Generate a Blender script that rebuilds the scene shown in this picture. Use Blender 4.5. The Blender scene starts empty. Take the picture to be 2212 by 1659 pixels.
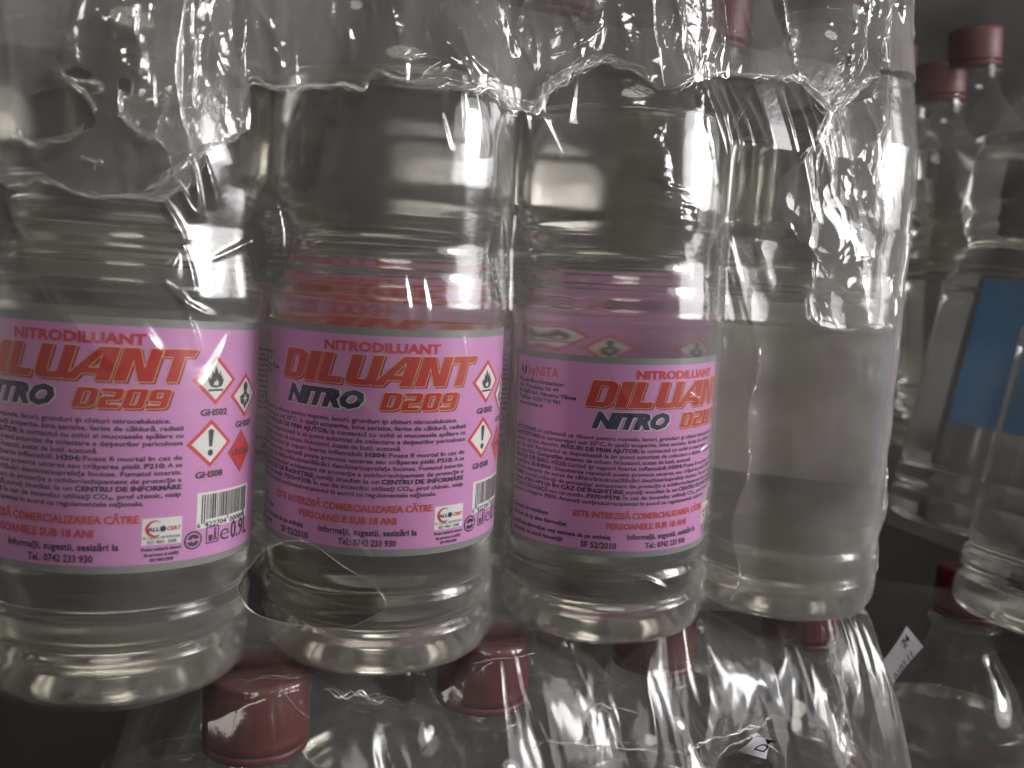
import bpy, bmesh, math, random
import numpy as np
from mathutils import Matrix, Vector

# ---------------------------------------------------------------- camera, world, lights, exposure
S = bpy.context.scene
COL = S.collection
MM = 0.001
CAM = dict(x=-12.762, y=-310.832, z=128.128, yaw=.441, pitch=-.110, roll=.061, f=2028.747)   # mm, radians, px at 2212 wide
_y, _p, _r = CAM['yaw'], CAM['pitch'], CAM['roll']
FWD = np.array([math.sin(_y)*math.cos(_p), math.cos(_y)*math.cos(_p), math.sin(_p)])
_ri = np.array([math.cos(_y), -math.sin(_y), 0.0]); _up = np.cross(_ri, FWD)
RT = _ri*math.cos(_r) + _up*math.sin(_r); UP = -_ri*math.sin(_r) + _up*math.cos(_r)
CP = np.array([CAM['x'], CAM['y'], CAM['z']])
cd = bpy.data.cameras.new('camera'); cam = bpy.data.objects.new('camera', cd); COL.objects.link(cam)
cd.sensor_width = 36; cd.lens = 36*CAM['f']/2212; cd.clip_start = .01; cd.clip_end = 50
cam.matrix_world = Matrix(((RT[0], UP[0], -FWD[0], CP[0]*MM), (RT[1], UP[1], -FWD[1], CP[1]*MM), (RT[2], UP[2], -FWD[2], CP[2]*MM), (0, 0, 0, 1)))
cd.dof.use_dof = True; cd.dof.focus_distance = .318; cd.dof.aperture_fstop = 13
S.camera = cam

w = bpy.data.worlds.new('World'); S.world = w; w.use_nodes = True
w.node_tree.nodes['Background'].inputs[0].default_value = (1.0, .968, .92, 1)
w.node_tree.nodes['Background'].inputs[1].default_value = .082

def area(name, loc, target, sx, sy, power, col):
    l = bpy.data.lights.new(name, 'AREA'); l.shape = 'ELLIPSE'; l.size = sx; l.size_y = sy; l.energy = power; l.color = col
    o = bpy.data.objects.new(name, l); COL.objects.link(o); o.location = loc
    o.rotation_euler = (Vector(target)-Vector(loc)).to_track_quat('-Z', 'Y').to_euler(); o['kind'] = 'structure'
    return o
area('window_light', (1.37, -.83, .42), (.12, -.03, .15), .50, .30, 14, (1, .985, .975))
area('added_halo_light', (1.42, -.86, .43), (.12, -.03, .15), 1.25, .66, 11, (1, .985, 1))  # added wide dim lamp round the window light, softens its reflected edges
area('ceiling_light', (-.15, -1.15, 1.35), (.12, .0, .10), .9, .30, 8.5, (1, .95, .86))

S.view_settings.view_transform = 'Standard'; S.view_settings.look = 'None'; S.view_settings.exposure = -.12; S.view_settings.gamma = 1
cy = S.cycles
cy.use_denoising = True; cy.max_bounces = 26; cy.transmission_bounces = 18; cy.transparent_max_bounces = 40; cy.glossy_bounces = 8
cy.sample_clamp_indirect = 6; cy.caustics_reflective = True; cy.caustics_refractive = True; cy.blur_glossy = .3

# ---------------------------------------------------------------- projection helpers (a photograph pixel to a place on a plane of the scene)
def ray(x, y): return FWD + RT*(x-1106)/CAM['f'] + UP*(829.5-y)/CAM['f']
def at_y(x, y, Y=-39.0):
    d = ray(x, y); return CP + d*((Y-CP[1])/d[1])
def at_z(x, y, Z):
    d = ray(x, y); return CP + d*((Z-CP[2])/d[2])
def at_slant(x, y, Y, X0, k):
    """meet the upright plane y = Y - k (x - X0)"""
    d = ray(x, y); t = (Y-k*(CP[0]-X0)-CP[1])/(d[1]+k*d[0]); return CP+d*t
def at_d(x, y, D): return CP + ray(x, y)*D
def XZ(pts, Y=-39.0): return np.array([[q[0], q[2]] for q in (at_y(a, b, Y) for a, b in pts)])

# ---------------------------------------------------------------- materials
def new_mat(name):
    m = bpy.data.materials.new(name); m.use_nodes = True; nt = m.node_tree; nt.nodes.clear()
    out = nt.nodes.new('ShaderNodeOutputMaterial'); return m, nt, out
def N(nt, t, **kw):
    n = nt.nodes.new('ShaderNode'+t)
    for k, v in kw.items():
        if k in n.inputs: n.inputs[k].default_value = v
        else: setattr(n, k, v)
    return n
def L(nt, a, b): nt.links.new(a, b)

def film_mat(name, haze, spec0, spec1, rough, bump=.0, bscale=300, haze_var=.5, tint=(.965, .962, .956, 1), hazecol=(.82, .80, .785, 1)):
    """thin clear plastic: see-through, a mirror layer that grows at grazing angles, a little milky scatter"""
    m, nt, out = new_mat(name)
    tc = N(nt, 'TexCoord')
    tr = N(nt, 'BsdfTransparent'); tr.inputs[0].default_value = tint
    gl = N(nt, 'BsdfGlossy'); gl.inputs['Roughness'].default_value = rough; gl.inputs[0].default_value = (1, 1, 1, 1)
    df = N(nt, 'BsdfDiffuse'); df.inputs[0].default_value = hazecol
    tl = N(nt, 'BsdfTranslucent'); tl.inputs[0].default_value = hazecol
    mdt = N(nt, 'MixShader'); mdt.inputs[0].default_value = .4; L(nt, df.outputs[0], mdt.inputs[1]); L(nt, tl.outputs[0], mdt.inputs[2])
    no = N(nt, 'TexNoise'); no.inputs['Scale'].default_value = 28; no.inputs['Detail'].default_value = 5; L(nt, tc.outputs['Object'], no.inputs['Vector'])
    mr = N(nt, 'MapRange'); mr.inputs['From Min'].default_value = .3; mr.inputs['From Max'].default_value = .7
    mr.inputs['To Min'].default_value = haze*(1-haze_var); mr.inputs['To Max'].default_value = haze*(1+haze_var); L(nt, no.outputs[0], mr.inputs['Value'])
    lw = N(nt, 'LayerWeight'); lw.inputs['Blend'].default_value = .5
    p4 = N(nt, 'Math', operation='POWER'); p4.inputs[1].default_value = 3.5; L(nt, lw.outputs['Facing'], p4.inputs[0])
    # scatter builds up where the sheet is seen edge on
    p2 = N(nt, 'Math', operation='POWER'); p2.inputs[1].default_value = 3; L(nt, lw.outputs['Facing'], p2.inputs[0])
    ha = N(nt, 'Math', operation='MULTIPLY_ADD'); ha.inputs[1].default_value = min(.5, haze*2.2); L(nt, p2.outputs[0], ha.inputs[0]); L(nt, mr.outputs[0], ha.inputs[2]); ha.use_clamp = True
    m1 = N(nt, 'MixShader'); L(nt, ha.outputs[0], m1.inputs[0]); L(nt, tr.outputs[0], m1.inputs[1]); L(nt, mdt.outputs[0], m1.inputs[2])
    fr = N(nt, 'MapRange'); fr.inputs['To Min'].default_value = spec0; fr.inputs['To Max'].default_value = spec1; L(nt, p4.outputs[0], fr.inputs['Value'])
    m2 = N(nt, 'MixShader'); L(nt, fr.outputs[0], m2.inputs[0]); L(nt, m1.outputs[0], m2.inputs[1]); L(nt, gl.outputs[0], m2.inputs[2])
    if bump:
        nb = N(nt, 'TexNoise'); nb.inputs['Scale'].default_value = bscale; nb.inputs['Detail'].default_value = 3; L(nt, tc.outputs['Object'], nb.inputs['Vector'])
        bp = N(nt, 'Bump'); bp.inputs['Strength'].default_value = bump; bp.inputs['Distance'].default_value = .001; L(nt, nb.outputs[0], bp.inputs['Height'])
        L(nt, bp.outputs[0], gl.inputs['Normal'])
    L(nt, m2.outputs[0], out.inputs[0]); return m

def glass_mat(name, ior, col, rough=0.0):
    m, nt, out = new_mat(name)
    g = N(nt, 'BsdfGlass'); g.inputs['IOR'].default_value = ior; g.inputs['Color'].default_value = col; g.inputs['Roughness'].default_value = rough
    L(nt, g.outputs[0], out.inputs[0]); return m

def solid_mat(name, col, rough=.5, var=.08, scale=120, spec=.5, coat=0, bump=0, sub=0):
    m, nt, out = new_mat(name)
    b = N(nt, 'BsdfPrincipled'); L(nt, b.outputs[0], out.inputs[0])
    tc = N(nt, 'TexCoord'); no = N(nt, 'TexNoise'); no.inputs['Scale'].default_value = scale; no.inputs['Detail'].default_value = 6; L(nt, tc.outputs['Object'], no.inputs['Vector'])
    mr = N(nt, 'MapRange'); mr.inputs['From Min'].default_value = .3; mr.inputs['From Max'].default_value = .7; mr.inputs['To Min'].default_value = 1-var; mr.inputs['To Max'].default_value = 1+var; L(nt, no.outputs[0], mr.inputs['Value'])
    vm = N(nt, 'VectorMath', operation='SCALE'); vm.inputs[0].default_value = col[:3]; L(nt, mr.outputs[0], vm.inputs['Scale']); L(nt, vm.outputs[0], b.inputs['Base Color'])
    b.inputs['Roughness'].default_value = rough; b.inputs['Specular IOR Level'].default_value = spec; b.inputs['Coat Weight'].default_value = coat
    b.inputs['Subsurface Weight'].default_value = sub; b.inputs['Subsurface Radius'].default_value = (.004, .002, .002); b.inputs['Subsurface Scale'].default_value = 1
    if bump:
        bp = N(nt, 'Bump'); bp.inputs['Strength'].default_value = bump; bp.inputs['Distance'].default_value = .001; L(nt, no.outputs[0], bp.inputs['Height']); L(nt, bp.outputs[0], b.inputs['Normal'])
    return m

def srgb(r, g, b):
    f = lambda c: (c/255/12.92) if c/255 <= .04045 else ((c/255+.055)/1.055)**2.4
    return (f(r), f(g), f(b), 1)

M = {}
M['pet'] = film_mat('clear_pet', .012, .035, .75, .07, tint=(.98, .98, .976, 1))
M['pet_heavy'] = film_mat('clear_pet_base', .05, .05, .8, .05, tint=(.96, .975, .96, 1))
M['liquid'] = glass_mat('clear_thinner', 1.39, (.995, .989, .969, 1), .11)
M['film'] = film_mat('shrink_film', .10, .10, .8, .13, bump=.05, bscale=260)
M['film_thick'] = film_mat('shrink_film_folded', .12, .14, .85, .11, bump=.06, bscale=260)
M['film_torn'] = film_mat('torn_sheet_film', .17, .13, .85, .11, bump=.06, bscale=260, haze_var=.7)
M['film_veil'] = film_mat('veil_haze_film', .08, .03, .5, .2, bump=.1, bscale=200)  # milky haze put in to grey and dim the bottles and caps behind
M['film_lump'] = film_mat('shrink_film_crumpled', .17, .14, .9, .10, bump=.08, bscale=300)
M['film_strand'] = film_mat('shrink_film_rolled', .16, .12, .8, .12, bump=.1, bscale=500)
M['film_far'] = film_mat('faint_haze_film', .035, .03, .5, .16, bump=.1, bscale=200)  # thin film with a slight milky scatter
M['film_low'] = film_mat('lower_film', .075, .024, .32, .12, bump=.06, bscale=260, tint=(.99, .985, .98, 1))
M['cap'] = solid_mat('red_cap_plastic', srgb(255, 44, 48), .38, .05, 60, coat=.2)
M['cap_dim'] = solid_mat('dimmed_red_cap_plastic', srgb(84, 8, 16), .5, .05, 60)  # same cap red, darkened in the colour where caps read dim behind film
M['cap_far'] = solid_mat('shaded_cap_plastic', srgb(74, 10, 16), .8, .05, 60, spec=.15)  # cap red darkened further in the colour so far caps look dim
M['grey'] = solid_mat('label_silver', srgb(140, 143, 142), .35, .04, 300)
M['pink'] = solid_mat('label_pink', srgb(218, 150, 208), .38, .025, 260, coat=.15)
M['paper'] = solid_mat('label_back_paper', srgb(232, 234, 234), .7, .05, 90)
M['red'] = solid_mat('ink_red', srgb(194, 34, 28), .4, .03, 300)
M['darkred'] = solid_mat('ink_dark_red', srgb(150, 26, 34), .4, .03, 300)
M['gold'] = solid_mat('ink_gold', srgb(236, 196, 128), .4, .03, 300)
M['navy'] = solid_mat('ink_navy', srgb(22, 26, 74), .4, .03, 300)
M['ink'] = solid_mat('ink_black', srgb(30, 16, 38), .45, .03, 300)
M['black'] = solid_mat('ink_solid_black', srgb(22, 20, 24), .45, .03, 300)
M['white'] = solid_mat('label_white', srgb(238, 238, 236), .4, .02, 300)
M['orange'] = solid_mat('ink_orange_red', srgb(212, 62, 44), .4, .03, 300)
M['unred'] = solid_mat('ink_signal_red', srgb(214, 40, 44), .4, .03, 300)
M['blue'] = solid_mat('blue_label', srgb(12, 100, 152), .4, .2, 18)
M['sticker'] = solid_mat('sticker_paper', srgb(222, 218, 228), .7, .04, 60)
M['wall'] = solid_mat('dark_wall', (.018, .017, .014, 1), .85, .25, 6, bump=.3)
M['ground'] = solid_mat('concrete_ground', (.03, .03, .026, 1), .85, .3, 10, bump=.4)
M['dark'] = solid_mat('dark_card', (.035, .035, .035, 1), .7, .2, 30)
M['pinktext'] = M['ink']

# ---------------------------------------------------------------- mesh helpers
def link(name, me, mats, parent=None, loc=None, smooth=True):
    if not isinstance(mats, (list, tuple)): mats = [mats]
    for m in mats:
        if me.materials.find(m.name) < 0: me.materials.append(m)
    o = bpy.data.objects.new(name, me); COL.objects.link(o)
    if smooth: me.polygons.foreach_set('use_smooth', [True]*len(me.polygons))
    if parent: o.parent = parent
    if loc: o.location = loc
    return o
def np_mesh(name, V, F):
    me = bpy.data.meshes.new(name); me.from_pydata([tuple(v) for v in V.tolist()], [], F if isinstance(F, list) else F.tolist()); me.update(); return me
def tag(o, label, cat, group=None, kind=None):
    o['label'] = label; o['category'] = cat
    if group: o['group'] = group
    if kind: o['kind'] = kind
    return o
def empty(name, loc=(0, 0, 0)):
    o = bpy.data.objects.new(name, None); COL.objects.link(o); o.location = loc; o.empty_display_size = .01; return o
def lathe(name, prof, n=128, wob=None):
    prof = np.array(prof, float); k = len(prof); a = np.linspace(0, 2*np.pi, n, endpoint=False)
    V = np.zeros((k, n, 3)); r = prof[:, 0][:, None]; z = prof[:, 1][:, None]
    rr = r*np.ones((1, n)); zz = z*np.ones((1, n))
    if wob: rr, zz = wob(rr, zz, a[None, :])
    V[..., 0] = rr*np.cos(a); V[..., 1] = rr*np.sin(a); V[..., 2] = zz
    V = V.reshape(-1, 3)*MM; F = []
    for i in range(k-1):
        for j in range(n):
            j2 = (j+1) % n; F.append((i*n+j, i*n+j2, (i+1)*n+j2, (i+1)*n+j))
    V = np.vstack([V, [[0, 0, prof[0, 1]*MM], [0, 0, prof[-1, 1]*MM]]]); b, t = len(V)-2, len(V)-1
    for j in range(n):
        j2 = (j+1) % n
        if prof[0, 0] > 1e-6: F.append((b, j2, j))
        if prof[-1, 0] > 1e-6: F.append((t, (k-1)*n+j, (k-1)*n+j2))
    return np_mesh(name, V, F)
def smooth_profile(pts, step=.8):
    """resample with a Catmull-Rom curve so grooves stay round"""
    P = np.array(pts, float); out = []
    for i in range(len(P)-1):
        p0 = P[max(i-1, 0)]; p1 = P[i]; p2 = P[i+1]; p3 = P[min(i+2, len(P)-1)]
        d = np.hypot(*(p2-p1)); n = max(1, int(d/step))
        # straight walls need few rings
        if d > 12: n = 6
        for t in np.arange(n)/n:
            # keep tangents short next to long walls
            m1 = (p2-p0)*.5*min(1, d/max(1e-6, np.hypot(*(p1-p0)))*1.2) if i > 0 else (p2-p1)
            m2 = (p3-p1)*.5*min(1, d/max(1e-6, np.hypot(*(p3-p2)))*1.2) if i < len(P)-2 else (p2-p1)
            t2, t3 = t*t, t*t*t
            out.append((2*t3-3*t2+1)*p1+(t3-2*t2+t)*m1+(-2*t3+3*t2)*p2+(t3-t2)*m2)
    out.append(P[-1]); return [tuple(q) for q in out]
def frames(P):
    T = np.gradient(P, axis=0); T /= np.linalg.norm(T, axis=1)[:, None]+1e-12
    A = np.array([.3, -.9, .2]); A /= np.linalg.norm(A)
    U = np.cross(T, A); U /= np.linalg.norm(U, axis=1)[:, None]+1e-9; W = np.cross(T, U); return T, U, W
def resample(P, step):
    P = np.array(P, float); d = np.r_[0, np.cumsum(np.linalg.norm(np.diff(P, axis=0), axis=1))]; n = max(4, int(d[-1]/step)); s = np.linspace(0, d[-1], n)
    Q = np.stack([np.interp(s, d, P[:, i]) for i in range(P.shape[1])], 1)
    k = max(1, int(1.5/step)); ker = np.ones(2*k+1)/(2*k+1)
    Qp = np.pad(Q, ((k, k), (0, 0)), mode='edge'); return np.stack([np.convolve(Qp[:, i], ker, 'valid') for i in range(P.shape[1])], 1)
def tubes(paths, n=6):
    """paths: list of (points Nx3 mm, radius mm array, flatness, twist) -> verts, faces"""
    V = []; F = []; off = 0
    for P, r, flat, tw in paths:
        T, U, W = frames(P); k = len(P); r = np.broadcast_to(r, (k,)); a = np.linspace(0, 2*np.pi, n, endpoint=False)
        ang = np.linspace(0, tw, k)
        for i in range(k):
            u = U[i]*math.cos(ang[i])+W[i]*math.sin(ang[i]); v = -U[i]*math.sin(ang[i])+W[i]*math.cos(ang[i])
            V.append(P[i]+r[i]*(np.cos(a)[:, None]*u+flat*np.sin(a)[:, None]*v))
        for i in range(k-1):
            for j in range(n):
                j2 = (j+1) % n; F.append((off+i*n+j, off+i*n+j2, off+(i+1)*n+j2, off+(i+1)*n+j))
        off += k*n
    return np.vstack(V)*MM, F

# smooth random fields and crumpled-sheet fields, all in mm
def rng(seed): return np.random.RandomState(seed)
def noise(x, y, L0, seed, n=9):
    r = rng(seed); h = np.zeros_like(x, dtype=float)
    for i in range(n):
        a = r.rand()*np.pi*2; l = L0*(.6+.9*r.rand()); h += np.sin((x*math.cos(a)+y*math.sin(a))*2*np.pi/l+r.rand()*6.28)
    return h/math.sqrt(n)*1.0
def tri(t): return np.abs((t % 1.0)-.5)*2
def crumple(x, y, L0, seed, n=7, warp=.6, ax=None):
    """sharp folds meeting at odd angles; about +-1"""
    r = rng(seed); x = x+noise(x, y, L0*2.2, seed+1)*L0*warp*.35; y = y+noise(x, y, L0*2.2, seed+2)*L0*warp*.35
    h = np.zeros_like(x, dtype=float); tot = 0
    for i in range(n):
        a = r.rand()*np.pi if ax is None else ax+(r.rand()-.5)*.9
        l = L0*(2.4*.68**i); wgt = (l/L0)**1.6
        t = tri((x*math.cos(a)+y*math.sin(a))/l+r.rand()+.25*noise(x, y, l*3, seed+20+i, 5))
        h += wgt*(t**(1.2+1.6*r.rand())-.5); tot += wgt
    return h/tot*2
def bump2(x, y, cx, cy_, rx, ry, ang=0):
    c, s = math.cos(ang), math.sin(ang); dx, dy = x-cx, y-cy_; u = (dx*c+dy*s)/rx; v = (-dx*s+dy*c)/ry
    return np.exp(-(u*u+v*v))
def crease(x, y, p0, p1, wd, h, bend=0.0):
    """a raised pleat from p0 to p1, tapered at both ends"""
    p0 = np.array(p0, float); p1 = np.array(p1, float); d = p1-p0; Ln = np.hypot(*d); d /= Ln; n = np.array([-d[1], d[0]])
    t = ((x-p0[0])*d[0]+(y-p0[1])*d[1])/Ln; q = (x-p0[0])*n[0]+(y-p0[1])*n[1]-bend*4*t*(1-t)
    tt = np.clip(t, 0, 1); env = np.sin(np.pi*np.clip((t+.06)/1.12, 0, 1))**.6*((t > -.06) & (t < 1.06))
    return h*env*np.exp(-np.abs(q/(wd*(.35+.65*tt)))**1.5)
def grid_faces(ni, nj, keep=None):
    idx = np.arange(ni*nj).reshape(ni, nj)
    F = np.stack([idx[:-1, :-1], idx[1:, :-1], idx[1:, 1:], idx[:-1, 1:]], -1).reshape(-1, 4)
    return F if keep is None else F[keep.reshape(-1)]
def normals(P):
    du = np.gradient(P, axis=0); dv = np.gradient(P, axis=1); n = np.cross(du, dv); return n/(np.linalg.norm(n, axis=2)[..., None]+1e-12)
def fast_mesh(name, V, F):
    me = bpy.data.meshes.new(name); F = np.asarray(F, dtype=np.int32)
    used = np.unique(F); remap = -np.ones(len(V), np.int32); remap[used] = np.arange(len(used)); V = V[used]; F = remap[F]
    me.vertices.add(len(V)); me.vertices.foreach_set('co', (V*MM).astype(np.float32).ravel())
    k = F.shape[1]; me.loops.add(F.size); me.loops.foreach_set('vertex_index', F.ravel()); me.polygons.add(len(F))
    me.polygons.foreach_set('loop_start', np.arange(0, F.size, k, dtype=np.int32)); me.polygons.foreach_set('loop_total', np.full(len(F), k, np.int32))
    me.polygons.foreach_set('use_smooth', np.ones(len(F), bool)); me.update(calc_edges=True); me.validate(); return me
def poly_sd(x, y, poly):
    """signed distance to a closed polygon (negative inside) and nearest boundary point"""
    P = np.array(poly, float); Q = np.roll(P, -1, 0); best = np.full(x.shape, 1e9); nx = np.zeros_like(x); ny = np.zeros_like(y); ins = np.zeros(x.shape, bool)
    for (ax, ay), (bx, by) in zip(P, Q):
        dx, dy = bx-ax, by-ay; t = np.clip(((x-ax)*dx+(y-ay)*dy)/(dx*dx+dy*dy+1e-12), 0, 1); qx, qy = ax+t*dx, ay+t*dy
        d = np.hypot(x-qx, y-qy); m = d < best; best = np.where(m, d, best); nx = np.where(m, qx, nx); ny = np.where(m, qy, ny)
        c = ((ay > y) != (by > y)) & (x < (bx-ax)*(y-ay)/(by-ay+1e-12)+ax); ins ^= c
    return np.where(ins, -best, best), nx, ny
def closed_smooth(pts, n=12):
    P = np.array(pts, float); out = []; k = len(P)
    for i in range(k):
        p0, p1, p2, p3 = P[i-1], P[i], P[(i+1) % k], P[(i+2) % k]
        for t in np.arange(n)/n:
            out.append(.5*((2*p1)+(-p0+p2)*t+(2*p0-5*p1+4*p2-p3)*t*t+(-p0+3*p1-3*p2+p3)*t**3))
    return np.array(out)

# ---------------------------------------------------------------- the room: wall behind, ground below
def plane_obj(name, verts, mat):
    me = bpy.data.meshes.new(name); me.from_pydata(verts, [], [(0, 1, 2, 3)]); me.update(); o = link(name, me, mat, smooth=False); o['kind'] = 'structure'; return o
plane_obj('ground', [(-3, -3, -.535), (4, -3, -.535), (4, 3, -.535), (-3, 3, -.535)], M['ground'])
plane_obj('wall', [(-3, .62, -.54), (4, 1.0, -.54), (4, 1.0, 2.5), (-3, .62, 2.5)], M['wall'])

# ---------------------------------------------------------------- printed label, drawn flat in mm (u to the right, v down from the top edge)
LW, LH, LR = 137.0, 70.8, 39.55
flat = []      # (verts Nx2, tris Mx3, material key, layer)
def to_tris(ob):
    me = bpy.data.meshes.new_from_object(ob); me.calc_loop_triangles(); nv = len(me.vertices); V = np.zeros(nv*3); me.vertices.foreach_get('co', V); V = V.reshape(-1, 3)[:, :2].copy()
    T = np.zeros(len(me.loop_triangles)*3, np.int32); me.loop_triangles.foreach_get('vertices', T); bpy.data.meshes.remove(me); return V, T.reshape(-1, 3)
def split_wide(V, T, step=1.6):
    """cut wide shapes into upright strips so they can follow the bottle"""
    bm = bmesh.new(); vs = [bm.verts.new((a, b, 0)) for a, b in V]
    for t in T:
        try: bm.faces.new([vs[i] for i in t])
        except ValueError: pass
    u = math.floor(V[:, 0].min()/step)*step+step
    while u < V[:, 0].max():
        bmesh.ops.bisect_plane(bm, geom=bm.verts[:]+bm.edges[:]+bm.faces[:], dist=1e-5, plane_co=(u, 0, 0), plane_no=(1, 0, 0)); u += step
    bmesh.ops.triangulate(bm, faces=bm.faces[:]); bm.verts.ensure_lookup_table(); bm.verts.index_update()
    V2 = np.array([v.co[:2] for v in bm.verts]); T2 = np.array([[v.index for v in f.verts] for f in bm.faces]); bm.free(); return V2, T2
def shape(loops, mat, layer, grow=0.0):
    cu = bpy.data.curves.new('c', 'CURVE'); cu.dimensions = '2D'; cu.fill_mode = 'BOTH'
    for lp in loops:
        sp = cu.splines.new('POLY'); sp.points.add(len(lp)-1)
        for i, (a, b) in enumerate(lp): sp.points[i].co = (a, -b, 0, 1)
        sp.use_cyclic_u = True
    if grow: cu.offset = grow
    ob = bpy.data.objects.new('c', cu); V, T = to_tris(ob); bpy.data.objects.remove(ob); bpy.data.curves.remove(cu)
    if len(T) == 0: return
    V[:, 1] *= -1; V, T = split_wide(V, T); flat.append((V, T, mat, layer))
def rect(u0, v0, u1, v1, mat, layer):
    n = max(1, int((u1-u0)/1.5)); us = np.linspace(u0, u1, n+1); V = np.array([(u, v) for u in us for v in (v0, v1)]); T = []
    for i in range(n): a = 2*i; T += [(a, a+1, a+3), (a, a+3, a+2)]
    flat.append((V, np.array(T), mat, layer))
def text(body, u0, v, cap, mat='ink', layer=4, width=None, bold=.0, shear=0, right=None, center=None):
    """baseline at v; cap height in mm"""
    cu = bpy.data.curves.new('t', 'FONT'); cu.body = body; cu.size = 1; cu.resolution_u = 2; cu.shear = shear; cu.offset = bold; cu.fill_mode = 'FRONT'
    ob = bpy.data.objects.new('t', cu); V, T = to_tris(ob); bpy.data.objects.remove(ob); bpy.data.curves.remove(cu)
    if len(V) == 0: return 0
    s = cap/.73; x0, x1 = V[:, 0].min(), V[:, 0].max(); nat = (x1-x0)*s; sx = s if width is None else s*width/nat; wd = (x1-x0)*sx
    if center is not None: u0 = center-wd/2
    V2 = np.stack([u0+(V[:, 0]-x0)*sx, v-V[:, 1]*s], 1)
    if cap > 4: V2, T = split_wide(V2, T)
    flat.append((V2, T, mat, layer)); return wd
def mixed(line, u0, v, cap, width, mat='ink', layer=4):
    """one line of body text; *bold* runs, fitted to a width"""
    runs = line.split('*'); nat = []
    for i, r_ in enumerate(runs):
        if not r_: nat.append(0); continue
        nat.append(sum((.32 if c in ' .,:;/ilîţţIÎ' else .86 if c in 'mwMOQCGDNHU' else .58)*(1.12 if i % 2 else 1) for c in r_))
    tot = sum(nat); u = u0
    for i, r_ in enumerate(runs):
        if not r_: continue
        wd = width*nat[i]/tot; lead = .3*(len(r_)-len(r_.lstrip()))*cap; trail = .3*(len(r_)-len(r_.rstrip()))*cap
        text(r_.strip(), u+lead, v, cap, mat, layer, width=max(.5, wd-lead-trail-.15), bold=.038 if i % 2 else .016); u += wd
def it(loops, u, v, h, w_, sh=.3):
    """unit glyph outline (0..w_, 0 bottom..1 top) to slanted label mm"""
    return [[(u+(a*w_+b*sh)*h, v-b*h) for a, b in lp] for lp in loops]
GL = {  # heavy slanted display letters: outlines in a unit box
 'D': (1.05, [[(0, 0), (.72, 0), (.95, .10), (1, .25), (1, .75), (.95, .90), (.72, 1), (0, 1)], [(.36, .2), (.36, .8), (.60, .8), (.64, .74), (.64, .26), (.60, .2)]]),
 'I': (.48, [[(0, 0), (1, 0), (1, 1), (0, 1)]]),
 'L': (.92, [[(0, 0), (1, 0), (1, .24), (.42, .24), (.42, 1), (0, 1)]]),
 'U': (1.1, [[(0, .22), (.06, .06), (.26, 0), (.76, 0), (.94, .06), (1, .22), (1, 1), (.66, 1), (.66, .28), (.62, .21), (.40, .21), (.37, .28), (.37, 1), (0, 1)]]),
 'A': (1.15, [[(-.22, 0), (.14, 0), (.26, .2), (.62, .2), (.62, 0), (1, 0), (1, 1), (.50, 1)], [(.38, .38), (.62, .78), (.62, .38)]]),
 'N': (1.15, [[(0, 0), (.33, 0), (.33, .62), (.62, 0), (1, 0), (1, 1), (.67, 1), (.67, .42), (.40, 1), (0, 1)]]),
 'T': (.95, [[(.28, 0), (.68, 0), (.68, .76), (1.0, .76), (1.08, 1), (-.06, 1), (-.06, .76), (.28, .76)]]),
 '2': (1.0, [[(0, 0), (1, 0), (1, .2), (.38, .2), (.38, .40), (.82, .40), (.96, .45), (1, .55), (1, .86), (.96, .95), (.82, 1), (0, 1), (0, .8), (.62, .8), (.62, .60), (.18, .60), (.04, .55), (0, .45)]]),
 '0': (1.0, [[(0, .14), (.05, .04), (.18, 0), (.82, 0), (.95, .04), (1, .14), (1, .86), (.95, .96), (.82, 1), (.18, 1), (.05, .96), (0, .86)], [(.36, .2), (.36, .8), (.64, .8), (.64, .2)]]),
 '9': (1.0, [[(0, 0), (.82, 0), (.95, .04), (1, .14), (1, .86), (.95, .96), (.82, 1), (.18, 1), (.05, .96), (0, .86), (0, .50), (.05, .40), (.18, .36), (.62, .36), (.62, .18), (0, .18)], [(.36, .55), (.36, .80), (.62, .80), (.62, .55)]]),
}
def display(word, u0, v, h, u1, gap=.09, slit=True, sh=.3):
    tot = sum(GL[c][0] for c in word)+gap*(len(word)-1)+sh; sx = (u1-u0)/(tot*h); u = u0
    for c in word:
        w_, lp = GL[c]; loops = it(lp, 0, v, h, w_, sh)
        loops = [[(u+a*sx, b) for a, b in l_] for l_ in loops]
        shape([[(a+.55, b+.45) for a, b in l_] for l_ in loops], 'darkred', 2, .10)
        shape(loops, 'gold', 3, .17); shape(loops, 'red', 4, -.06)
        u += (w_+gap)*h*sx
def diamond(cx, cy_, rx, ry, mat, layer, n=6):
    c = [(cx, cy_-ry), (cx+rx, cy_), (cx, cy_+ry), (cx-rx, cy_)]; shape([c], mat, layer)

rect(0, 0, LW, LH, 'grey', 0)
rect(1.5, 2.3, 135.5, 68.6, 'pink', 1)
U0 = 1.5
def TT(*a, **k): return text(*a, **k)
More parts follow.
